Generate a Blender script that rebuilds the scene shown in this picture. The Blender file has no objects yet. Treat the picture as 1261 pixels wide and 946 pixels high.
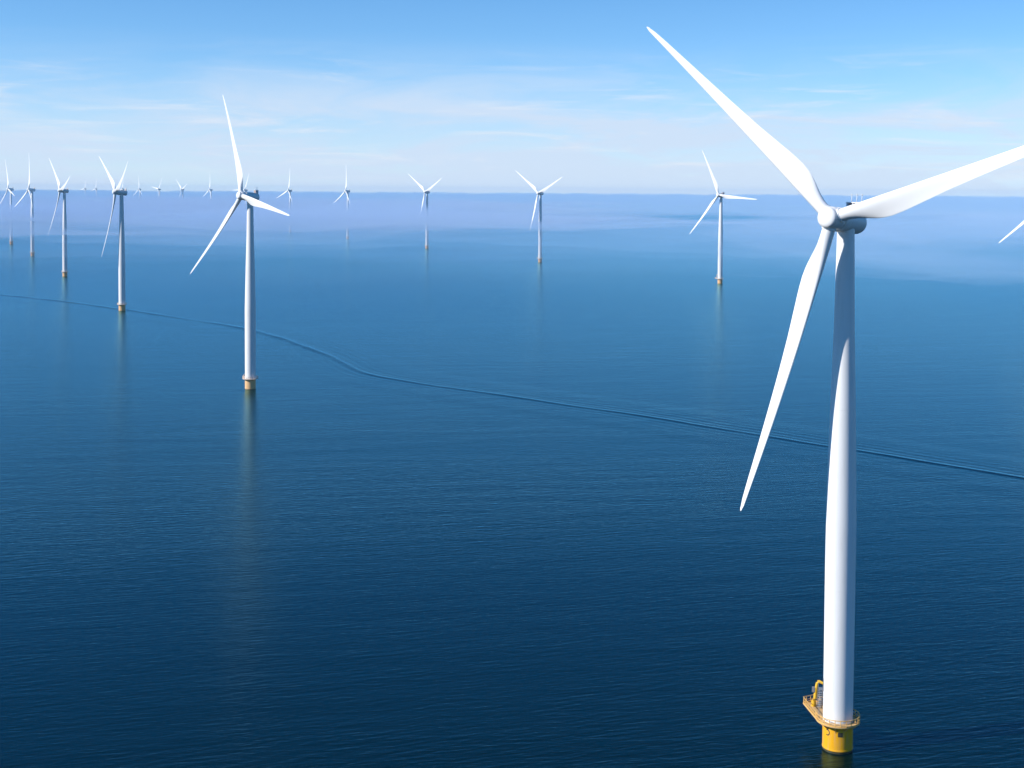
import bpy, bmesh, math, random
from mathutils import Vector, Matrix, noise
R = math.radians
PI = math.pi
scene = bpy.context.scene
C = scene.collection

# ------------------------------------------------------------------ camera
CAM_H = 99.07
cd = bpy.data.cameras.new('camera')
cam = bpy.data.objects.new('camera', cd)
C.objects.link(cam)
cam.location = (0, 0, CAM_H)
cd.sensor_fit = 'HORIZONTAL'
cd.sensor_width = 36.0
cd.lens = 36.0 * 1700.0 / 1261.0
cd.shift_y = -170.5 / 1261.0
cd.clip_start = 1.0
cd.clip_end = 90000.0
cam.matrix_world = (Matrix.Translation((0, 0, CAM_H)) @ Matrix.Rotation(R(90 - 2.30), 4, 'X')
                    @ Matrix.Rotation(R(0.388), 4, 'Z'))
scene.camera = cam

# ------------------------------------------------------------------ light
SUN_AZ, SUN_EL = 74.0, 33.0          # degrees from -Y towards -X, degrees up
sun_dir = Vector((-math.sin(R(SUN_AZ)) * math.cos(R(SUN_EL)),
                  -math.cos(R(SUN_AZ)) * math.cos(R(SUN_EL)), math.sin(R(SUN_EL))))
sl = bpy.data.lights.new('sun', 'SUN')
sl.energy = 5.0
sl.angle = R(0.53)
sl.color = (1.0, 0.955, 0.90)
so = bpy.data.objects.new('sun', sl)
C.objects.link(so)
so.rotation_euler = sun_dir.to_track_quat('Z', 'Y').to_euler()
so.location = (-300, -100, 400)

world = bpy.data.worlds.new('World')
scene.world = world
world.use_nodes = True
nt = world.node_tree
nt.nodes.clear()
def N(tree, kind, **kw):
    n = tree.nodes.new(kind)
    for k, v in kw.items():
        if k.startswith('i_'):
            n.inputs[k[2:].replace('_', ' ')].default_value = v
        else:
            setattr(n, k, v)
    return n
wo = N(nt, 'ShaderNodeOutputWorld')
bg = N(nt, 'ShaderNodeBackground')
sky = N(nt, 'ShaderNodeTexSky', sky_type='NISHITA', sun_disc=False)
sky.sun_elevation = R(SUN_EL)
sky.sun_rotation = math.atan2(sun_dir.x, sun_dir.y)
sky.altitude = 2500.0
sky.air_density = 1.0
sky.dust_density = 0.0
sky.ozone_density = 8.0
SKY_STRENGTH = 0.135
bg.inputs['Strength'].default_value = SKY_STRENGTH
hsv = N(nt, 'ShaderNodeHueSaturation')
hsv.inputs['Hue'].default_value = 0.493
nt.links.new(sky.outputs[0], hsv.inputs['Color'])
tc0 = N(nt, 'ShaderNodeTexCoord')
vmax = N(nt, 'ShaderNodeVectorMath', operation='MAXIMUM')   # the air below eye level is as pale as the horizon
vmax.inputs[1].default_value = (-2.0, -2.0, 0.012)
nt.links.new(tc0.outputs['Generated'], vmax.inputs[0])
nt.links.new(vmax.outputs[0], sky.inputs['Vector'])
# thin streaks of high cloud, everywhere round the horizon
tc = N(nt, 'ShaderNodeTexCoord')
mp = N(nt, 'ShaderNodeMapping')
mp.inputs['Scale'].default_value = (4.6, 4.6, 24.0)
mp.inputs['Location'].default_value = (1.3, 5.7, 2.35)
nt.links.new(tc.outputs['Generated'], mp.inputs['Vector'])
n1 = N(nt, 'ShaderNodeTexNoise')
n1.inputs['Scale'].default_value = 1.5
n1.inputs['Detail'].default_value = 9.0
n1.inputs['Roughness'].default_value = 0.60
n1.inputs['Distortion'].default_value = 0.5
nt.links.new(mp.outputs[0], n1.inputs['Vector'])
mp2 = N(nt, 'ShaderNodeMapping')
mp2.inputs['Scale'].default_value = (1.1, 1.1, 6.0)
mp2.inputs['Location'].default_value = (4.2, 0.7, 1.4)
nt.links.new(tc.outputs['Generated'], mp2.inputs['Vector'])
n2 = N(nt, 'ShaderNodeTexNoise')
n2.inputs['Scale'].default_value = 1.3
n2.inputs['Detail'].default_value = 3.0
nt.links.new(mp2.outputs[0], n2.inputs['Vector'])
sep = N(nt, 'ShaderNodeSeparateXYZ')
nt.links.new(tc.outputs['Generated'], sep.inputs[0])
def MR(tree, src, a, b, c=0.0, d=1.0, smooth=True):
    m = N(tree, 'ShaderNodeMapRange')
    m.interpolation_type = 'SMOOTHSTEP' if smooth else 'LINEAR'
    m.inputs['From Min'].default_value = a
    m.inputs['From Max'].default_value = b
    m.inputs['To Min'].default_value = c
    m.inputs['To Max'].default_value = d
    tree.links.new(src, m.inputs['Value'])
    return m.outputs['Result']
def MUL(tree, a, b, op='MULTIPLY'):
    m = N(tree, 'ShaderNodeMath', operation=op)
    for i, v in enumerate((a, b)):
        if isinstance(v, (int, float)):
            m.inputs[i].default_value = v
        else:
            tree.links.new(v, m.inputs[i])
    return m.outputs[0]
nt.links.new(MR(nt, sep.outputs['Z'], 0.10, 0.30, 1.03, 1.19), hsv.inputs['Saturation'])   # the sky deepens upwards
streak = MR(nt, n1.outputs['Fac'], 0.36, 0.72)
patch = MR(nt, n2.outputs['Fac'], 0.43, 0.60)
low = MUL(nt, MR(nt, sep.outputs['Z'], -0.02, 0.004), MR(nt, sep.outputs['Z'], 0.115, 0.035))
veil = MR(nt, sep.outputs['Z'], 0.09, -0.005, 0.0, 0.50)
cl = MUL(nt, MUL(nt, MUL(nt, streak, 0.85), 0.2, 'ADD'), MUL(nt, patch, low))
cl = MUL(nt, MUL(nt, cl, veil, 'ADD'), 0.92, 'MINIMUM')
cmix = N(nt, 'ShaderNodeMix', data_type='RGBA')
nt.links.new(cl, cmix.inputs['Factor'])
nt.links.new(hsv.outputs[0], cmix.inputs['A'])
cmix.inputs['B'].default_value = (4.1, 4.9, 6.05, 1.0)
# finer, whiter wisps on top
mp3 = N(nt, 'ShaderNodeMapping')
mp3.inputs['Rotation'].default_value = (R(3), R(4), 0)
mp3.inputs['Scale'].default_value = (6.0, 6.0, 62.0)
mp3.inputs['Location'].default_value = (2.2, 4.1, 1.3)
nt.links.new(tc.outputs['Generated'], mp3.inputs['Vector'])
n3 = N(nt, 'ShaderNodeTexNoise')
n3.inputs['Scale'].default_value = 1.4
n3.inputs['Detail'].default_value = 11.0
n3.inputs['Roughness'].default_value = 0.62
n3.inputs['Distortion'].default_value = 0.9
nt.links.new(mp3.outputs[0], n3.inputs['Vector'])
wz = MUL(nt, MR(nt, sep.outputs['Z'], 0.0, 0.02), MR(nt, sep.outputs['Z'], 0.115, 0.045))
wisp = MUL(nt, MR(nt, n3.outputs['Fac'], 0.50, 0.76), MUL(nt, MUL(nt, patch, 0.75), 0.25, 'ADD'))
wisp = MUL(nt, MUL(nt, wisp, wz), 0.8)
cmix2 = N(nt, 'ShaderNodeMix', data_type='RGBA')
nt.links.new(wisp, cmix2.inputs['Factor'])
nt.links.new(cmix.outputs['Result'], cmix2.inputs['A'])
cmix2.inputs['B'].default_value = (5.0, 5.45, 6.1, 1.0)
cmix = cmix2
nt.links.new(cmix.outputs['Result'], bg.inputs['Color'])
nt.links.new(bg.outputs[0], wo.inputs['Surface'])

# ------------------------------------------------------------------ exposure
scene.view_settings.view_transform = 'Standard'
scene.view_settings.look = 'None'
scene.view_settings.gamma = 1.0
scene.view_settings.use_curve_mapping = False
scene.view_settings.exposure = 0.22
scene.render.engine = 'CYCLES'
scene.cycles.use_denoising = True
scene.cycles.max_bounces = 6
scene.cycles.volume_bounces = 3
scene.cycles.transparent_max_bounces = 64
scene.cycles.caustics_reflective = False

# ------------------------------------------------------------------ helpers
EARTH = 6371000.0
def sea_z(x, y):
    return -(x * x + y * y) / (2 * EARTH)

def new_mat(name):
    m = bpy.data.materials.new(name)
    m.use_nodes = True
    m.node_tree.nodes.clear()
    return m, m.node_tree

def paint(name, col, rough=0.4, dirt=0.0, dirt_col=(0.3, 0.27, 0.22), streaks=0.0, spec=0.4, metal=0.0):
    m, t = new_mat(name)
    o = N(t, 'ShaderNodeOutputMaterial')
    p = N(t, 'ShaderNodeBsdfPrincipled')
    p.inputs['Roughness'].default_value = rough
    p.inputs['Metallic'].default_value = metal
    p.inputs['Specular IOR Level'].default_value = spec
    p.inputs['Base Color'].default_value = (*col, 1)
    t.links.new(p.outputs[0], o.inputs['Surface'])
    if dirt > 0:
        tcn = N(t, 'ShaderNodeTexCoord')
        mpn = N(t, 'ShaderNodeMapping')
        mpn.inputs['Scale'].default_value = (1.3, 1.3, 1.3 - 1.22 * streaks)
        t.links.new(tcn.outputs['Object'], mpn.inputs['Vector'])
        nn = N(t, 'ShaderNodeTexNoise')
        nn.inputs['Scale'].default_value = 1.2
        nn.inputs['Detail'].default_value = 6
        nn.inputs['Roughness'].default_value = 0.62
        t.links.new(mpn.outputs[0], nn.inputs['Vector'])
        f = MUL(t, MR(t, nn.outputs['Fac'], 0.42, 0.78), dirt)
        mx = N(t, 'ShaderNodeMix', data_type='RGBA')
        mx.inputs['A'].default_value = (*col, 1)
        mx.inputs['B'].default_value = (*dirt_col, 1)
        t.links.new(f, mx.inputs['Factor'])
        t.links.new(mx.outputs['Result'], p.inputs['Base Color'])
        r = MR(t, nn.outputs['Fac'], 0.3, 0.7, rough - 0.06, rough + 0.12)
        t.links.new(r, p.inputs['Roughness'])
    return m

M = {}
M['white'] = paint('white_gelcoat', (0.80, 0.80, 0.79), 0.38, 0.10, (0.62, 0.61, 0.57), 0.0, 0.35)
M['tower'] = paint('tower_paint', (0.80, 0.80, 0.79), 0.42, 0.24, (0.60, 0.59, 0.55), 0.95, 0.3)
M['yellow'] = paint('yellow_paint', (0.80, 0.39, 0.01), 0.45, 0.75, (0.66, 0.36, 0.14), 0.9, 0.3)
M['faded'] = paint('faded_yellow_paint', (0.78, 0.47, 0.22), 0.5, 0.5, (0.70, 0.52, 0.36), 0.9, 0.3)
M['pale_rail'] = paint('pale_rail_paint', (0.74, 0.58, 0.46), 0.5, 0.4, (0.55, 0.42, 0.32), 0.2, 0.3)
M['splash'] = paint('splash_band', (0.42, 0.26, 0.13), 0.5, 0.5, (0.12, 0.09, 0.05), 0.2, 0.4)
M['rail'] = paint('rail_yellow', (0.80, 0.46, 0.13), 0.45, 0.45, (0.55, 0.38, 0.20), 0.2, 0.3)
M['deck'] = paint('deck_grating', (0.60, 0.38, 0.16), 0.55, 0.6, (0.42, 0.36, 0.30), 0.0, 0.3)
M['crane'] = paint('crane_yellow', (0.80, 0.47, 0.03), 0.4, 0.3, (0.5, 0.35, 0.2), 0.2, 0.35)
M['grating'] = paint('galvanised_grating', (0.62, 0.62, 0.60), 0.55, 0.4, (0.25, 0.22, 0.18), 0.0, 0.5, 0.3)
M['dark'] = paint('dark_marking', (0.05, 0.045, 0.03), 0.5, 0.3, (0.12, 0.09, 0.05))
M['steel'] = paint('grey_steel', (0.30, 0.31, 0.33), 0.45, 0.3, (0.2, 0.17, 0.14), 0.0, 0.5, 0.4)
M['radiator'] = paint('radiator_fins', (0.42, 0.29, 0.24), 0.6, 0.4, (0.15, 0.10, 0.08))
M['seam'] = paint('flange_paint', (0.77, 0.77, 0.76), 0.45, 0.2, (0.5, 0.48, 0.44))
M['weed'] = paint('weed_band', (0.045, 0.04, 0.02), 0.5, 0.5, (0.10, 0.09, 0.03), 0.2, 0.5)

def link(name, me, mat, parent=None):
    me.name = name
    if mat is not None and not me.materials:
        me.materials.append(M[mat])
    o = bpy.data.objects.new(name, me)
    C.objects.link(o)
    if parent:
        o.parent = parent
    return o

def mesh_from(bm, smooth=True, sharp=None):
    me = bpy.data.meshes.new('m')
    bmesh.ops.recalc_face_normals(bm, faces=bm.faces)
    if sharp is not None:
        for e in bm.edges:
            if len(e.link_faces) == 2 and e.calc_face_angle(0) > R(sharp):
                e.smooth = False
    for f in bm.faces:
        f.smooth = smooth
    bm.to_mesh(me)
    bm.free()
    return me

def lathe(bm, prof, seg=48, mat=Matrix.Identity(4), cap=True):
    """prof: list of (radius, z); revolved about Z and then moved by mat."""
    rings = []
    for r, z in prof:
        if r < 1e-5:
            rings.append([bm.verts.new(mat @ Vector((0, 0, z)))])
        else:
            rings.append([bm.verts.new(mat @ Vector((r * math.cos(2 * PI * i / seg), r * math.sin(2 * PI * i / seg), z)))
                          for i in range(seg)])
    for a, b in zip(rings[:-1], rings[1:]):
        for i in range(seg):
            j = (i + 1) % seg
            if len(a) == 1 and len(b) == 1:
                continue
            if len(a) == 1:
                bm.faces.new((a[0], b[j], b[i]))
            elif len(b) == 1:
                bm.faces.new((a[i], a[j], b[0]))
            else:
                bm.faces.new((a[i], a[j], b[j], b[i]))
    if cap:
        for rg in (rings[0], rings[-1]):
            if len(rg) > 2:
                bm.faces.new(rg)

def box(bm, c, s, rot=None):
    m = Matrix.Translation(c)
    if rot is not None:
        m = m @ rot
    vs = [bm.verts.new(m @ Vector((x * s[0] / 2, y * s[1] / 2, z * s[2] / 2)))
          for x in (-1, 1) for y in (-1, 1) for z in (-1, 1)]
    for q in ((0, 1, 3, 2), (4, 6, 7, 5), (0, 4, 5, 1), (2, 3, 7, 6), (0, 2, 6, 4), (1, 5, 7, 3)):
        bm.faces.new([vs[i] for i in q])

def tube(bm, pts, r, seg=8, closed=False):
    pts = [Vector(p) for p in pts]
    rings = []
    n = len(pts)
    for i, p in enumerate(pts):
        if closed:
            d = (pts[(i + 1) % n] - pts[i - 1])
        else:
            d = pts[min(i + 1, n - 1)] - pts[max(i - 1, 0)]
        d.normalize()
        a = d.orthogonal() if abs(d.z) > 0.9 else d.cross(Vector((0, 0, 1)))
        a.normalize()
        b = d.cross(a).normalized()
        rr = r[i] if isinstance(r, (list, tuple)) else r
        rings.append([bm.verts.new(p + a * rr * math.cos(2 * PI * k / seg) + b * rr * math.sin(2 * PI * k / seg)) for k in range(seg)])
    for i in range(n if closed else n - 1):
        a, b = rings[i], rings[(i + 1) % n]
        for k in range(seg):
            j = (k + 1) % seg
            bm.faces.new((a[k], a[j], b[j], b[k]))
    if not closed:
        bm.faces.new(rings[0][::-1])
        bm.faces.new(rings[-1])

def curve(tab, x):
    for (x0, y0), (x1, y1) in zip(tab[:-1], tab[1:]):
        if x <= x1:
            t = (x - x0) / (x1 - x0)
            return y0 + (y1 - y0) * t
    return tab[-1][1]

# ------------------------------------------------------------------ water
def wave_bump(t, scale_amp=1.0):
    """layered wind ripples: long-crested, crests running a little off the X axis"""
    tcn = N(t, 'ShaderNodeTexCoord')
    def layer(sx, sy, rotz, detail, dist, rough=0.5):
        mpn = N(t, 'ShaderNodeMapping')
        mpn.vector_type = 'TEXTURE'                 # turn first, then stretch along the crests
        mpn.inputs['Rotation'].default_value = (0, 0, R(rotz))
        mpn.inputs['Scale'].default_value = (1 / sx, 1 / sy, 1)
        t.links.new(tcn.outputs['Object'], mpn.inputs['Vector'])
        nn = N(t, 'ShaderNodeTexNoise')
        nn.noise_dimensions = '2D'
        nn.inputs['Scale'].default_value = 1.0
        nn.inputs['Detail'].default_value = detail
        nn.inputs['Roughness'].default_value = rough
        nn.inputs['Distortion'].default_value = dist
        t.links.new(mpn.outputs[0], nn.inputs['Vector'])
        return nn.outputs['Fac']
    a = layer(0.16, 0.72, 17, 2.0, 0.35)            # 2 m wind waves
    b = layer(0.5, 1.8, 6, 2.0, 0.3)             # short ripples
    c = layer(0.012, 0.05, 24, 1.0, 0.2)           # slow swell
    gust = layer(0.0016, 0.005, 14, 3.0, 0.6)      # calm and ruffled patches
    h = MUL(t, MUL(t, a, 0.105), MUL(t, b, 0.042), 'ADD')
    w = layer(0.016, 0.115, 7, 1.0, 0.25)           # faint long-crested waves
    h = MUL(t, h, MUL(t, w, 0.085), 'ADD')
    h = MUL(t, h, MR(t, gust, 0.3, 0.7, 0.65, 1.3))
    h = MUL(t, h, MUL(t, c, 0.07), 'ADD')
    bp = N(t, 'ShaderNodeBump')
    bp.inputs['Strength'].default_value = 1.0
    bp.inputs['Distance'].default_value = 1.0 * scale_amp
    t.links.new(h, bp.inputs['Height'])
    return bp.outputs['Normal'], gust

def water_material(name):
    m, t = new_mat(name)
    o = N(t, 'ShaderNodeOutputMaterial')
    nrm, gust = wave_bump(t)
    d = N(t, 'ShaderNodeBsdfDiffuse')
    d.inputs['Color'].default_value = (0.0002, 0.0070, 0.0085, 1)
    g = N(t, 'ShaderNodeBsdfGlossy')
    g.inputs['Color'].default_value = (0.50, 0.915, 1.0, 1)
    g.inputs['Roughness'].default_value = 0.22
    t.links.new(nrm, g.inputs['Normal'])
    fr = N(t, 'ShaderNodeFresnel')
    fr.inputs['IOR'].default_value = 1.333
    t.links.new(nrm, fr.inputs['Normal'])
    mx = N(t, 'ShaderNodeMixShader')
    t.links.new(fr.outputs[0], mx.inputs[0])
    t.links.new(d.outputs[0], mx.inputs[1])
    t.links.new(g.outputs[0], mx.inputs[2])
    t.links.new(mx.outputs[0], o.inputs['Surface'])
    return m
M['water'] = water_material('sea_water')

bm = bmesh.new()
radii = [0.0] + [20 * 1.09 ** i for i in range(0, 90)]
radii = [r for r in radii if r < 43000] + [43000]
seg = 256
prev = None
for r in radii:
    if r == 0:
        cur = [bm.verts.new((0, 0, 0))]
    else:
        cur = [bm.verts.new((r * math.cos(2 * PI * i / seg), r * math.sin(2 * PI * i / seg), sea_z(r, 0))) for i in range(seg)]
    if prev:
        for i in range(seg):
            j = (i + 1) % seg
            if len(prev) == 1:
                bm.faces.new((prev[0], cur[i], cur[j]))
            else:
                bm.faces.new((prev[i], cur[i], cur[j], prev[j]))
    prev = cur
sea = link('sea', mesh_from(bm), 'water')
sea['kind'] = 'structure'
sea['label'] = 'calm deep blue sea with fine wind ripples'

# boat wake: long low wave crests running across the sea, raised in the water itself
def unproject(u, v):
    f = 1700.0
    x, y = u - 630.5, v - 473.0 + 170.5
    a = R(0.388)
    x, y = math.cos(a) * x + math.sin(a) * y, -math.sin(a) * x + math.cos(a) * y
    p = R(2.30)
    d = Vector((x / f, math.cos(p) - (y / f) * math.sin(p), -math.sin(p) - (y / f) * math.cos(p)))
    t = -CAM_H / d.z
    return Vector((d.x * t, d.y * t, 0))
WPTS = [(-60, 356), (0, 363), (75, 371), (150, 381), (230, 393), (300, 404.5), (345, 416), (395, 434), (425, 447), (442, 456.5), (475, 465), (530, 474),
        (600, 484.5), (680, 496.5), (760, 508), (830, 518.5), (920, 533), (990, 544), (1060, 555.5), (1140, 568.5), (1261, 588), (1340, 601)]
raw = [unproject(*p) for p in WPTS]
def catmull(P, n):
    out = []
    for i in range(len(P) - 1):
        p0, p1, p2, p3 = P[max(i - 1, 0)], P[i], P[i + 1], P[min(i + 2, len(P) - 1)]
        for k in range(n):
            t = k / n
            out.append(0.5 * ((2 * p1) + (p2 - p0) * t + (2 * p0 - 5 * p1 + 4 * p2 - p3) * t * t + (3 * p1 - p0 - 3 * p2 + p3) * t ** 3))
    out.append(P[-1])
    return out
path = catmull(raw, 24)
HALF = 34.0
cross = [(-1 + 2 * i / 120) for i in range(121)]
bm = bmesh.new()
rows = []
slen = 0.0
for i, p in enumerate(path):
    a, b = path[max(i - 1, 0)], path[min(i + 1, len(path) - 1)]
    d = (b - a).normalized()
    nrm = Vector((-d.y, d.x, 0))
    if i:
        slen += (p - path[i - 1]).length
    row = []
    for c in cross:
        w = c * HALF
        wob = 2.2 * noise.noise(Vector((slen * 0.012, 3.3, 0))) + 1.2 * noise.noise(Vector((slen * 0.04, 7.3, 0)))
        w2 = w + wob
        m1 = max(0.25, 0.75 + 0.5 * noise.noise(Vector((slen * 0.010, 0.5, 0))) + 0.45 * noise.noise(Vector((slen * 0.035, 2.5, 0))))
        m2 = max(0.0, 0.45 + 1.0 * noise.noise(Vector((slen * 0.008, 9.5, w * 0.03))))
        age = max(0.8, p.length / 520.0)
        z = m1 * 0.19 * age ** 1.35 * math.exp(-(w2 / (1.75 * age ** 0.8)) ** 2)
        z += m2 * 0.04 * math.cos(2 * PI * w2 / 5.4 + 0.6) * math.exp(-(w2 / 16.0) ** 2)
        edge = min(1.0, (1 - abs(c)) / 0.3)
        z *= edge * edge * (3 - 2 * edge)
        q = p + nrm * w
        row.append(bm.verts.new((q.x, q.y, sea_z(q.x, q.y) + 0.004 + 0.09 * edge + max(z, -0.08))))
    if rows:
        pr = rows[-1]
        for k in range(len(row) - 1):
            bm.faces.new((pr[k], pr[k + 1], row[k + 1], row[k]))
    rows.append(row)
for f in bm.faces:
    f.normal_update()
wk = link('boat_wake', mesh_from(bm), 'water')
wk['kind'] = 'structure'
wk['label'] = 'thin dark boat wake curving right across the blue sea'

# ------------------------------------------------------------------ turbine meshes (built once, shared)
HUB_H, OVER, TILT, ROT_R = 95.0, 5.0, 6.0, 53.0

def tower_profile(z):
    return curve([(5.25, 2.60), (40.0, 2.66), (60.0, 2.22), (76.0, 1.78), (92.9, 1.50)], z)

def make_tower():
    bm = bmesh.new()
    zs = [5.25 + i * (92.9 - 5.25) / 48 for i in range(49)]
    lathe(bm, [(tower_profile(z), z) for z in zs], 64)
    return mesh_from(bm, True, 40)
def make_seam(z):
    bm = bmesh.new()
    r = tower_profile(z)
    lathe(bm, [(r - 0.02, z - 0.07), (r + 0.012, z - 0.06), (r + 0.012, z + 0.06), (r - 0.02, z + 0.07)], 64, cap=False)
    return mesh_from(bm, False)

def blade_section(r):
    c = curve([(1.3, 2.25), (3.2, 2.25), (5.0, 2.6), (7.0, 3.25), (9.0, 3.78), (11.0, 3.92), (13.5, 3.78), (17, 3.38), (22, 2.82),
               (28, 2.32), (35, 1.84), (42, 1.40), (48, 1.02), (51, 0.76), (52.4, 0.50), (53.0, 0.16)], r)
    th = curve([(1.3, 1.0), (3.2, 1.0), (5.0, 0.80), (7.0, 0.56), (9.0, 0.42), (11.0, 0.35), (15, 0.28), (25, 0.22), (53, 0.17)], r)
    circ = curve([(1.3, 1.0), (3.2, 1.0), (9.5, 0.0), (53, 0.0)], r)
    tw = curve([(1.3, 15), (6, 14), (12, 10), (22, 5.5), (38, 1.5), (53, -0.5)], r)
    le = curve([(1.3, -1.125), (9, -1.06), (22, -0.86), (40, -0.52), (52, -0.26), (53, -0.05)], r)
    return c, th, circ, tw, le

def make_blade():
    """root at the origin along +Z, upwind is -Y, trailing edge towards +X"""
    bm = bmesh.new()
    rs = [1.2, 1.5, 2.2, 3.0, 3.6, 4.2, 4.8, 5.5, 6.2, 7, 7.8, 8.6, 9.4, 10.2, 11, 12, 13, 14.5, 16, 18, 20, 22, 24.5, 27, 30, 33, 36, 39, 42, 45, 47.5, 49.5, 51, 52, 52.6, 52.9, 53.0]
    n = 28
    rings = []
    for r in rs:
        c, th, circ, tw, le = blade_section(r)
        fwd = 5.0 * (r / 53.0) ** 1.6
        ring = []
        for k in range(n):
            a = 2 * PI * k / n
            # 0 = trailing edge, PI = leading edge
            xc = 0.5 + 0.5 * math.cos(a)
            # airfoil half thickness (naca like)
            s = 1 - xc
            X = xc
            yt = 5 * (0.2969 * math.sqrt(X) - 0.126 * X - 0.3516 * X * X + 0.2843 * X ** 3 - 0.1015 * X ** 4)
            ya = yt * th * (1 if math.sin(a) >= 0 else -1)
            if abs(math.sin(a)) < 1e-6:
                ya = 0.0
            camber = 0.055 * 4 * X * (1 - X)
            ya += camber
            yc = 0.5 * math.sin(a) * th
            y = (1 - circ) * ya + circ * yc
            px = le + xc * c
            py = y * c
            t = R(tw)
            px0 = px
            x2 = px0 * math.cos(t) - py * math.sin(t)
            y2 = px0 * math.sin(t) + py * math.cos(t)
            ring.append(bm.verts.new((x2, y2 - fwd, r)))
        rings.append(ring)
    for a, b in zip(rings[:-1], rings[1:]):
        for i in range(n):
            j = (i + 1) % n
            bm.faces.new((a[i], a[j], b[j], b[i]))
    bm.faces.new(rings[0])
    bm.faces.new(rings[-1])
    return mesh_from(bm, True, 60)

def axis_mat():
    # lathe Z axis -> -Y (upwind)
    return Matrix.Rotation(R(90), 4, 'X')

def make_hub():
    """rotor axis through the origin, nose towards -Y"""
    bm = bmesh.new()
    A = axis_mat()
    lathe(bm, [(0, 2.25), (0.6, 2.23), (1.1, 2.16), (1.45, 2.04), (1.68, 1.87), (1.80, 1.66), (1.84, 1.42), (1.82, 1.28), (1.72, 1.22),
               (1.70, 1.10), (1.90, 0.85), (2.02, 0.5), (2.06, 0), (2.06, -0.7), (2.02, -1.3), (1.85, -1.55)], 56, A)
    return mesh_from(bm, True, 50)
def make_collar():
    bm = bmesh.new()
    lathe(bm, [(1.27, 0.9), (1.30, 1.75), (1.28, 2.0), (1.20, 2.05)], 40)
    return mesh_from(bm, True, 50)

def make_nacelle():
    bm = bmesh.new()
    A = axis_mat()
    lathe(bm, [(1.2, -1.50), (1.95, -1.58), (2.12, -1.75), (2.15, -2.1), (2.15, -3.2), (2.10, -3.34), (2.00, -3.42), (2.0, -3.6),
               (2.0, -8.2), (1.97, -8.7), (1.86, -9.05), (1.62, -9.3), (1.2, -9.42), (0, -9.46)], 56, A)
    # flat top deck housing
    box(bm, (0, 6.3, 1.90), (2.3, 5.0, 0.34))
    # yaw skirt above the tower
    return mesh_from(bm, True, 35)
def make_skirt():
    bm = bmesh.new()
    lathe(bm, [(1.50, 92.9), (1.62, 92.92), (1.64, 93.3), (1.72, 93.5), (1.72, 94.2)], 48)
    return mesh_from(bm, True, 40)
def make_cooler_frame():
    bm = bmesh.new()
    y0 = 8.1
    for x in (-1.75, -0.58, 0.58, 1.75):
        box(bm, (x, y0, 2.75), (0.16, 0.34, 1.5))
    box(bm, (0, y0, 3.55), (3.75, 0.5, 0.16))
    box(bm, (0, y0, 2.02), (3.66, 0.4, 0.14))
    for x in (-1.5, 1.5):
        tube(bm, [(x, y0 - 0.1, 3.4), (x * 0.6, y0 - 1.5, 2.0)], 0.06, 6)
    return mesh_from(bm, False)
def make_cooler_core(x):
    bm = bmesh.new()
    box(bm, (x, 8.1, 2.78), (1.0, 0.2, 1.36))
    return mesh_from(bm, False)
def make_mast(x):
    bm = bmesh.new()
    tube(bm, [(x, 8.1, 3.6), (x, 8.1, 4.85)], [0.07, 0.05], 8)
    tube(bm, [(x, 8.1, 4.85), (x, 8.1, 5.1)], 0.11, 8)
    return mesh_from(bm, True)

# base, in axes (r = right of the near view, f = away from it)
def make_pile():
    bm = bmesh.new()
    lathe(bm, [(2.62, -4.0), (2.62, 0.45)], 64)
    return mesh_from(bm, True, 40)
def make_transition():
    bm = bmesh.new()
    lathe(bm, [(2.66, 0.38), (2.70, 0.42), (2.70, 0.62), (2.65, 0.66), (2.65, 4.35), (2.72, 4.42), (2.72, 4.78), (2.65, 4.84), (2.65, 4.98)], 64)
    return mesh_from(bm, True, 40)
def deck_outline():
    pts = []
    a0, a1 = math.atan2(-0.5, -3.80), math.atan2(3.72, -0.3)
    # ring from the tangent on the left, round the front and right, to the back
    n = 44
    s = PI + 0.15
    e = 2 * PI + PI / 2 + 0.1
    for i in range(n + 1):
        a = s + (e - s) * i / n
        pts.append((3.85 * math.cos(a), 3.85 * math.sin(a)))
    pts += [(-2.2, 7.2), (-4.5, 8.3), (-6.3, 6.7)]
    return pts
OUT = deck_outline()
def make_deck():
    bm = bmesh.new()
    lo = [bm.verts.new((x, y, 5.08)) for x, y in OUT]
    hi = [bm.verts.new((x, y, 5.24)) for x, y in OUT]
    n = len(OUT)
    for i in range(n):
        j = (i + 1) % n
        bm.faces.new((lo[i], lo[j], hi[j], hi[i]))
    f1 = bm.faces.new(hi)
    f2 = bm.faces.new(lo[::-1])
    bmesh.ops.triangulate(bm, faces=[f1, f2])
    return mesh_from(bm, False)
def make_bracket(k):
    bm = bmesh.new()
    if k < 10:
        a = 2 * PI * k / 10 + 0.2
        c, s = math.cos(a), math.sin(a)
        tube(bm, [(2.6 * c, 2.6 * s, 4.1), (3.6 * c, 3.6 * s, 4.97)], 0.09, 6)
    elif k == 10:
        tube(bm, [(-2.0, 1.9, 3.6), (-5.2, 6.6, 4.95)], 0.12, 6)
    else:
        tube(bm, [(-1.2, 2.4, 3.6), (-3.6, 7.2, 4.95)], 0.12, 6)
    return mesh_from(bm, True, 40)
def outline_points(step):
    out = []
    n = len(OUT)
    carry = 0.0
    for i in range(n):
        a, b = Vector(OUT[i]), Vector(OUT[(i + 1) % n])
        L = (b - a).length
        t = carry
        while t < L:
            out.append(a + (b - a) * (t / L))
            t += step
        carry = t - L
    return out
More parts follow.
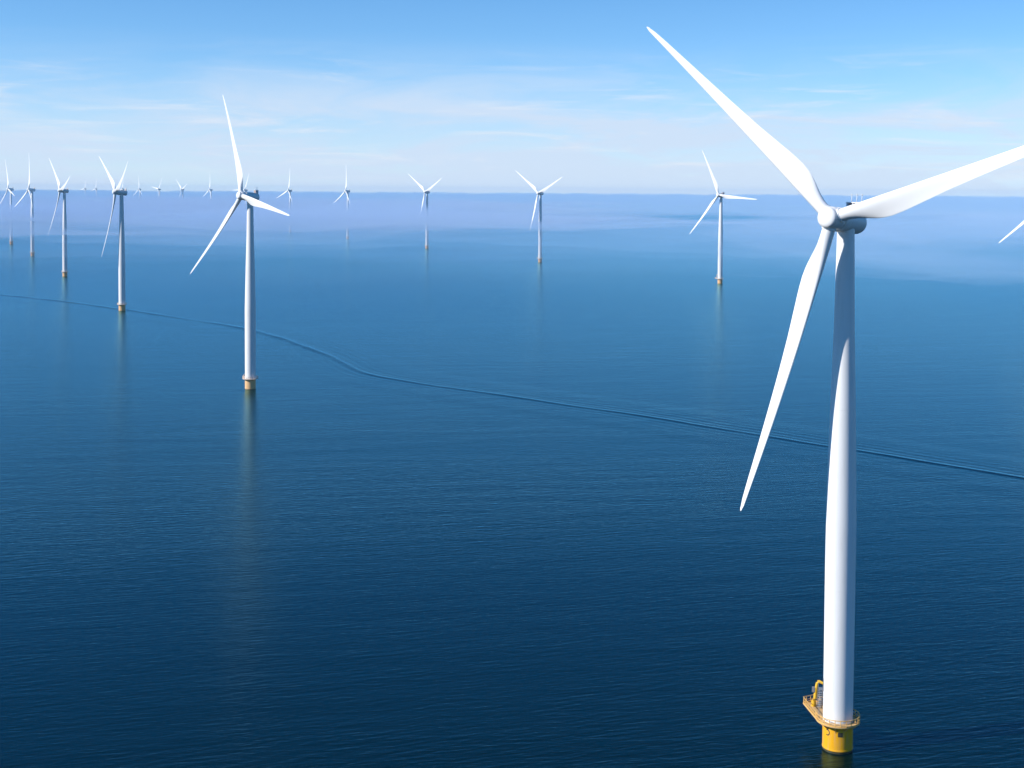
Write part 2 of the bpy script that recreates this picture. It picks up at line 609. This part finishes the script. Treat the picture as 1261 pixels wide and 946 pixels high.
def make_railing():
    bm = bmesh.new()
    inner = 0.985
    for z in (5.24 + 0.55, 5.24 + 1.15):
        tube(bm, [(x * inner, y * inner, z) for x, y in OUT], 0.07 if z > 6 else 0.05, 6, closed=True)
    for p in outline_points(1.0):
        tube(bm, [(p.x * inner, p.y * inner, 5.20), (p.x * inner, p.y * inner, 6.40)], 0.065, 6)
    return mesh_from(bm, True, 60)
def make_kick():
    bm = bmesh.new()
    n = len(OUT)
    k = 0.99
    lo = [bm.verts.new((x * k, y * k, 5.23)) for x, y in OUT]
    hi = [bm.verts.new((x * k, y * k, 5.44)) for x, y in OUT]
    lo2 = [bm.verts.new((x * .98, y * .98, 5.23)) for x, y in OUT]
    hi2 = [bm.verts.new((x * .98, y * .98, 5.44)) for x, y in OUT]
    for i in range(n):
        j = (i + 1) % n
        for A_, B_ in ((lo, hi), (hi, hi2), (hi2, lo2)):
            bm.faces.new((A_[i], A_[j], B_[j], B_[i]))
    return mesh_from(bm, False)
CR = (-4.35, 5.7)
def make_crane():
    bm = bmesh.new()
    x, y = CR
    tube(bm, [(x, y, 5.24), (x, y, 6.3)], 0.42, 14)
    tube(bm, [(x, y, 6.3), (x + 0.25, y, 6.7), (x + 0.35, y, 8.0), (x + 0.62, y, 9.6), (x + 0.75, y, 9.78), (x + 0.95, y, 9.82), (x + 1.9, y - 0.2, 9.5)],
         [0.34, 0.33, 0.31, 0.28, 0.28, 0.27, 0.22], 10)
    return mesh_from(bm, True, 50)
def make_winch():
    bm = bmesh.new()
    x, y = CR
    box(bm, (x - 0.05, y - 0.1, 8.3), (0.55, 0.5, 0.95))
    bmesh.ops.bevel(bm, geom=bm.edges[:], offset=0.06, segments=2, affect='EDGES')
    return mesh_from(bm, False)
def make_hook():
    bm = bmesh.new()
    x, y = CR
    tube(bm, [(x + 1.85, y - 0.2, 9.45), (x + 1.85, y - 0.2, 8.7)], 0.03, 6)
    tube(bm, [(x + 1.85, y - 0.2, 8.7), (x + 1.95, y - 0.2, 8.55), (x + 1.85, y - 0.2, 8.42), (x + 1.76, y - 0.2, 8.5)], 0.05, 6)
    return mesh_from(bm, True)
def make_stair_frame():
    bm = bmesh.new()
    a, b = Vector((-3.35, 4.9, 5.24)), Vector((-3.05, 1.3, 10.3))
    side = Vector((0.42, 0.12, 0))
    for s in (-1, 1):
        tube(bm, [a + side * s, b + side * s], 0.07, 6)
        tube(bm, [a + side * s + Vector((0, 0, 1.0)), b + side * s + Vector((0, 0, 1.0))], 0.04, 6)
        for t in (0.0, 0.33, 0.66, 1.0):
            p = a.lerp(b, t) + side * s
            tube(bm, [p, p + Vector((0, 0, 1.0))], 0.035, 6)
    box(bm, (-2.9, 0.65, 10.3), (1.0, 1.3, 0.08))
    tube(bm, [(-3.3, 0.5, 5.24), (-3.3, 0.5, 10.3)], 0.06, 6)
    return mesh_from(bm, True, 40)
def make_tread(i):
    bm = bmesh.new()
    a, b = Vector((-3.35, 4.9, 5.24)), Vector((-3.05, 1.3, 10.3))
    p = a.lerp(b, (i + 0.7) / 10)
    box(bm, p, (0.84, 0.30, 0.07), Matrix.Rotation(R(16), 4, 'Z'))
    return mesh_from(bm, False)
def make_door():
    bm = bmesh.new()
    r = tower_profile(11.2) + 0.03
    for k, (w, h, d) in enumerate(((0.42, 2.3, 0.0), (0.34, 2.05, 0.03))):
        pts = []
        c0 = PI - 0.18
        rr = r + d
        lo, hi = 10.35, 10.35 + h
        prev = None
        for i in range(9):
            a = c0 - w + 2 * w * i / 8 * 1.0
            va, vb = bm.verts.new((rr * math.cos(a), rr * math.sin(a), lo)), bm.verts.new((rr * math.cos(a), rr * math.sin(a), hi))
            vc, vd = bm.verts.new(((rr - .08) * math.cos(a), (rr - .08) * math.sin(a), lo)), bm.verts.new(((rr - .08) * math.cos(a), (rr - .08) * math.sin(a), hi))
            if prev:
                bm.faces.new((prev[0], va, vb, prev[1]))
                bm.faces.new((prev[1], vb, vd, prev[3]))
                bm.faces.new((prev[0], prev[2], vc, va))
            prev = (va, vb, vc, vd)
    return mesh_from(bm, False)
def make_locker(x, y, s):
    bm = bmesh.new()
    box(bm, (x, y, 5.25 + s[2] / 2), s, Matrix.Rotation(R(20), 4, 'Z'))
    bmesh.ops.bevel(bm, geom=bm.edges[:], offset=0.05, segments=2, affect='EDGES')
    return mesh_from(bm, False)
def make_ring_mark():
    """open dark ring painted on the yellow base"""
    bm = bmesh.new()
    rr = 2.662
    ac, zc, n = -PI / 2 - 0.72, 3.55, 28
    inn, outv = [], []
    for i in range(n + 1):
        t = -2.2 + 4.4 * i / n
        for ra, L in ((0.33, inn), (0.50, outv)):
            dx, dz = ra * math.cos(t), 1.15 * ra * math.sin(t)
            a = ac + dx / rr
            L.append(bm.verts.new((rr * math.cos(a), rr * math.sin(a), zc + dz)))
    for i in range(n):
        bm.faces.new((inn[i], outv[i], outv[i + 1], inn[i + 1]))
    return mesh_from(bm, False)
def make_plate(a0, a1, z0, z1):
    bm = bmesh.new()
    rr = 2.68
    prev = None
    for i in range(7):
        a = a0 + (a1 - a0) * i / 6
        va, vb = bm.verts.new((rr * math.cos(a), rr * math.sin(a), z0)), bm.verts.new((rr * math.cos(a), rr * math.sin(a), z1))
        vc, vd = bm.verts.new(((rr - .05) * math.cos(a), (rr - .05) * math.sin(a), z0)), bm.verts.new(((rr - .05) * math.cos(a), (rr - .05) * math.sin(a), z1))
        if prev:
            bm.faces.new((prev[0], va, vb, prev[1]))
            bm.faces.new((prev[1], vb, vd, prev[3]))
            bm.faces.new((prev[0], prev[2], vc, va))
        prev = (va, vb, vc, vd)
    return mesh_from(bm, False)

BASE_ROT = R(-13.6)          # platform axes of the whole row
ME = {}
def me(key, fn, mat):
    if key not in ME:
        m = fn()
        m.materials.append(M[mat])
        m.name = key
        ME[key] = m
    return ME[key]
def part(name, key, fn, mat, parent, mw=None):
    o = bpy.data.objects.new(name, me(key, fn, mat))
    C.objects.link(o)
    o.parent = parent
    if mw is not None:
        o.matrix_local = mw
    return o

def turbine(x, y, psi, theta, label, detail, dz=0.0, group='wind turbines standing in the sea'):
    root = bpy.data.objects.new('wind_turbine', None)
    C.objects.link(root)
    root.location = (x, y, sea_z(x, y))
    root.empty_display_size = 5
    root['label'] = label
    root['category'] = 'wind turbine'
    root['group'] = group
    B = Matrix.Rotation(BASE_ROT, 4, 'Z')
    head = (Matrix.Translation((0, 0, HUB_H + dz)) @ Matrix.Rotation(R(-psi), 4, 'Z') @ Matrix.Rotation(R(-TILT), 4, 'X')
            @ Matrix.Translation((0, -OVER, 0)))
    tw = part('tower', 'tower', make_tower, 'tower', root)
    if detail >= 2:
        for k, z in enumerate((29.0, 61.0)):
            part('flange_seam', 'seam%d' % k, lambda z=z: make_seam(z), 'seam', tw)
    part('yaw_skirt', 'skirt', make_skirt, 'white', tw)
    na = part('nacelle', 'nacelle', make_nacelle, 'white', root, head)
    part('cooler_frame', 'cooler_frame', make_cooler_frame, 'white', na)
    for k, cx in enumerate((-1.165, 0.0, 1.165)):
        part('cooler_panel', 'core%d' % k, lambda cx=cx: make_cooler_core(cx), 'radiator', na)
    if detail >= 1:
        for k, cx in enumerate((-0.9, 0.1, 1.1)):
            part('mast', 'mast%d' % k, lambda cx=cx: make_mast(cx), 'white', na)
    hb = part('hub', 'hub', make_hub, 'white', root, head)
    for k in range(3):
        rot = Matrix.Rotation(R(theta + 120 * k), 4, 'Y')
        b = part('blade', 'blade', make_blade, 'white', root, head @ rot)
        part('root_collar', 'collar', make_collar, 'white', b)
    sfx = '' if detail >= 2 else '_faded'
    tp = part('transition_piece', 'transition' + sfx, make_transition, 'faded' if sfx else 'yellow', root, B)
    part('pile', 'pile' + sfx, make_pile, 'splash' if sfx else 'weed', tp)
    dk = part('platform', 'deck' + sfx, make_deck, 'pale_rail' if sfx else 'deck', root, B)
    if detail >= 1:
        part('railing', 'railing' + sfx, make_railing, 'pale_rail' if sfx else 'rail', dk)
        cr = part('crane', 'crane' + sfx, make_crane, 'pale_rail' if sfx else 'crane', root, B)
        part('winch_box', 'winch', make_winch, 'steel', cr)
    if detail >= 2:
        for k in range(12):
            part('bracket', 'bracket%d' % k, lambda k=k: make_bracket(k), 'rail', dk)
        part('kick_plate', 'kick', make_kick, 'rail', dk)
        part('hook', 'hook', make_hook, 'dark', cr)
        st = part('staircase', 'stair', make_stair_frame, 'steel', root, B)
        for i in range(10):
            part('tread', 'tread%d' % i, lambda i=i: make_tread(i), 'grating', st)
        part('door', 'door', make_door, 'steel', tw, B)
        for k, (lx, ly, s) in enumerate(((-3.0, 6.2, (0.9, 0.7, 0.9)), (-2.1, 5.2, (0.8, 0.8, 0.8)))):
            part('locker', 'locker%d' % k, lambda lx=lx, ly=ly, s=s: make_locker(lx, ly, s), 'steel', dk)
        part('ring_mark', 'ringmark', make_ring_mark, 'dark', tp)
        part('name_plate', 'plate', lambda: make_plate(-PI / 2 + 0.02, -PI / 2 + 0.34, 3.1, 3.85), 'dark', tp)
        for k, a in enumerate((-0.14, -0.06)):
            part('mark', 'mk%d' % k, lambda a=a: make_plate(-PI / 2 + a - 0.012, -PI / 2 + a + 0.012, 3.75, 4.15), 'dark', tp)
    return root

ROWB = lambda k: (224.4 - 184.5 * k, 1484.8 + 427.0 * k)
SPOTS = [
    (58.6, 242.3, 42.7, 71.9, 'huge nearest white wind turbine on a bright yellow base with railed platform', 2, -0.95),
    (-128.9, 679.2, 48.0, 100.1, 'second nearest white turbine, left of centre, with one long blade rising almost straight up', 1),
    (-313.3, 1107.4, 59.4, 63.2, 'white turbine in the left row whose base touches the dark wake line', 1),
    (-496.1, 1530.1, 56.1, 72.9, 'white turbine fourth along the left row, two blades raised in a V', 1),
    (-689.1, 1982.2, 55.1, 0.0, 'white turbine second from the left edge with its top blade exactly vertical', 1),
    (-864.5, 2381.7, 51.2, 103.6, 'hazy white turbine at the far left edge of the picture', 1),
    (418.5, 1063.8, 44.0, 107.0, 'turbine at the right edge of which only a lower blade tip enters the picture', 1),
    (*ROWB(0), 43.7, 95.1, 'white turbine just left of the nearest one, with a blade pointing level to the right', 1),
    (38.9, 1903.0, 45.4, 65.6, 'white turbine at the middle of the picture, two upper blades in a wide V', 1),
    (-143.1, 2322.0, 47.9, 64.4, 'small turbine left of the centre one, fog hiding the middle of its tower', 1),
    (-328.0, 2754.0, 61.9, 1.4, 'small fog-cut turbine with a vertical top blade and a lone tower stub below', 1),
    (*ROWB(4), 55.2, 8.9, 'tiny turbine rising from the fog just right of the second nearest turbine', 0),
    (*ROWB(5), 49.1, 29.1, 'tiny turbine seen directly behind the hub of the second nearest turbine', 0),
    (*ROWB(6), 60.0, 3.2, 'tiny three-bladed turbine just left of the second nearest turbine, top blade vertical', 0),
    (*ROWB(7), 52.0, 70.0, 'tiny distant turbine with one blade leaning up to the left over the fog', 0),
    (*ROWB(8), 52.0, 40.0, 'tiny distant turbine with a blade pointing low to the left at the fog top', 0),
    (*ROWB(9), 52.0, 115.0, 'faint distant turbine with a single upright blade above the fog', 0),
    (*ROWB(10), 52.0, 10.0, 'faint distant turbine hidden behind the nacelle of the wake-line turbine', 0),
    (*ROWB(12), 52.0, 15.0, 'very faint distant turbine, second farthest at the fog line on the left', 0),
    (*ROWB(13), 52.0, 22.0, 'faintest and farthest turbine at the fog line on the left', 0),
]
for s in SPOTS:
    turbine(*s)

# ------------------------------------------------------------------ air
def volume_mat(name, col, dens, g):
    m, t = new_mat(name)
    o = N(t, 'ShaderNodeOutputMaterial')
    v = N(t, 'ShaderNodeVolumePrincipled')
    v.inputs['Density Attribute'].default_value = ''
    v.inputs['Color'].default_value = (*col, 1)
    v.inputs['Density'].default_value = dens
    v.inputs['Anisotropy'].default_value = g
    t.links.new(v.outputs[0], o.inputs['Volume'])
    return m
M['haze'] = volume_mat('haze_air', (0.66, 0.82, 1.0), 0.000014, -0.1)
bm = bmesh.new()
box(bm, (0, 0, 5.0), (92000, 92000, 330))
hz = link('haze', mesh_from(bm, False), 'haze')
hz['kind'] = 'stuff'
hz['label'] = 'thin blue haze over the sea'

# sea fog: closed, uneven lenses of mist floating over the water
def sm(a, b, x):
    t = min(1, max(0, (x - a) / (b - a)))
    return t * t * (3 - 2 * t)
def fog_mesh(shape, r0, r1, az0, az1, NR, NA, ramp=0.12):
    bm = bmesh.new()
    T_, B_ = [], []
    for i in range(NR + 1):
        r = r0 * (r1 / r0) ** (i / NR)
        ta, ba = [], []
        for j in range(NA + 1):
            az = az0 + (az1 - az0) * j / NA
            x, y = r * math.sin(az), r * math.cos(az)
            edge = sm(0, ramp, i / NR) * sm(1, 0.93, i / NR) * sm(0, 0.14, j / NA) * sm(1, 0.86, j / NA)
            top, th = shape(x, y, r, edge)
            th = max(0.12, th)
            bot = max(top - th, 2.5)
            top = max(top, bot + 0.12)
            c = sea_z(x, y)
            ta.append(bm.verts.new((x, y, top + c)))
            ba.append(bm.verts.new((x, y, bot + c)))
        T_.append(ta)
        B_.append(ba)
    for i in range(NR):
        for j in range(NA):
            bm.faces.new((T_[i][j], T_[i][j + 1], T_[i + 1][j + 1], T_[i + 1][j]))
            bm.faces.new((B_[i][j], B_[i + 1][j], B_[i + 1][j + 1], B_[i][j + 1]))
        bm.faces.new((T_[i][0], T_[i + 1][0], B_[i + 1][0], B_[i][0]))
        bm.faces.new((T_[i][NA], B_[i][NA], B_[i + 1][NA], T_[i + 1][NA]))
    for j in range(NA):
        bm.faces.new((T_[0][j], B_[0][j], B_[0][j + 1], T_[0][j + 1]))
        bm.faces.new((T_[NR][j], T_[NR][j + 1], B_[NR][j + 1], B_[NR][j]))
    bmesh.ops.recalc_face_normals(bm, faces=bm.faces)
    return mesh_from(bm, True)
def fb(x, y, sx, sy, seed, o=4):
    return noise.fractal(Vector((x / sx, y / sy, seed)), 0.9, 2.1, o)
FOGCOL = (0.47, 0.72, 1.0)
# 1: the far bank that hides the horizon
def far_bank(x, y, r, e):
    n = fb(x, y, 1500, 2600, 1.0)
    n2 = fb(x, y, 200, 500, 7.0, 4)
    n3 = fb(x, y, 520, 900, 4.0, 3)
    grow = sm(2600, 7500, r) * sm(14500, 11000, r)
    th = (66 + 8 * n + 60 * n2 + 30 * n3) * grow * e
    th = min(th, 92.0)
    return 44 + 0.5 * th, th
M['fog'] = volume_mat('sea_fog_far', FOGCOL, 0.0011, -0.2)
o = link('fog_bank', fog_mesh(far_bank, 2400, 14800, R(-46), R(46), 110, 700), 'fog')
o['kind'] = 'stuff'
o['label'] = 'low bank of bluish sea fog along the horizon'
# 2: thin veil reaching towards the camera, thicker on the left
def veil_shape(x, y, r, e):
    n = fb(x, y, 700, 900, 3.0)
    n2 = fb(x, y, 260, 420, 8.0, 3)
    left = 0.28 + 0.72 * sm(700, -900, x)
    lump = max(0.0, 0.45 + 1.0 * n + 0.35 * n2)
    th = 62 * e * left * lump
    return 44 + 0.5 * th, th
M['veil'] = volume_mat('sea_mist', FOGCOL, 0.0011, -0.25)
o = link('mist_veil', fog_mesh(veil_shape, 750, 5600, R(-58), R(58), 90, 200, 0.45), 'veil')
o['kind'] = 'stuff'
o['label'] = 'thin patchy mist drifting over the middle distance'
# 3: denser patches: one across the feet of the far row, one beyond the nearest turbine on the right
MAUVE = (0.57, 0.75, 1.0)
M['patch'] = volume_mat('sea_mist_patch', MAUVE, 0.0012, -0.3)
for seed, start, zm, lab in ((11.0, 1250, 52, 'faint front wisps of mist drifting before the left turbines'),
                             (43.0, 1500, 58, 'middle drift of mist hiding the tower middles of far turbines'),
                             (77.0, 1800, 60, 'rear drift of mist behind the left row of turbines')):
    def patch_shape(x, y, r, e):
        n = fb(x, y, 520, 300, seed)
        lump = max(0.0, 0.42 + 1.6 * n)
        left = sm(420, -420, x)
        front = sm(start * 1.08, start * 1.9, r + 420 * fb(x, y, 380, 900, seed + 3, 3))
        th = 46 * front * e * left * lump
        return zm + 15 * fb(x, y, 420, 260, seed + 9, 3) + 0.45 * th, th
    o = link('mist_patch', fog_mesh(patch_shape, start, 4600, R(-50), R(16), 80, 200, 0.08), 'patch')
    o['kind'] = 'stuff'
    o['label'] = lab
M['drift'] = volume_mat('sea_mist_drift', MAUVE, 0.0048, -0.3)
for cx_, cy_, rx_, ry_, zt, lab in ((-235.0, 2030.0, 330.0, 270.0, 32.0, 'pale drift of mist across two small turbines left of the centre one'),
                                    (-830.0, 2100.0, 240.0, 230.0, 32.0, 'pale drift of mist across the turbine at the far left edge'),
                                    (-560.0, 1330.0, 190.0, 110.0, 10.0, 'thin mist wisp by the fourth turbine of the left row')):
    def drift_shape(x, y, r, e):
        u, v = (x - cx_) / rx_, (y - cy_) / ry_
        g = math.exp(-(u * u + v * v)) * (1 + 0.7 * fb(x, y, 160, 140, 55.0, 3))
        th = zt * max(0.0, g - 0.02) * e
        return 56 + 8 * fb(x, y, 220, 160, 61.0, 3) + 0.5 * th, th
    rc, ac = math.hypot(cx_, cy_), math.atan2(cx_, cy_)
    da = 2.4 * rx_ / rc
    o = link('mist_drift', fog_mesh(drift_shape, rc - 2.6 * ry_, rc + 2.6 * ry_, ac - da, ac + da, 60, 90, 0.08), 'drift')
    o['kind'] = 'stuff'
    o['label'] = lab
def right_shape(x, y, r, e):
    n = fb(x, y, 260, 300, 31.0)
    lump = max(0.0, 0.42 + 1.5 * n)
    th = 40 * e * lump
    return 46 + 12 * fb(x, y, 300, 300, 25.0, 3) + 0.5 * th, th
M['right'] = volume_mat('sea_mist_right', MAUVE, 0.0009, -0.25)
o = link('mist_patch', fog_mesh(right_shape, 850, 3600, R(7), R(44), 80, 160, 0.45), 'right')
o['kind'] = 'stuff'
o['label'] = 'faint mauve mist patch beyond the nearest turbine on the right'
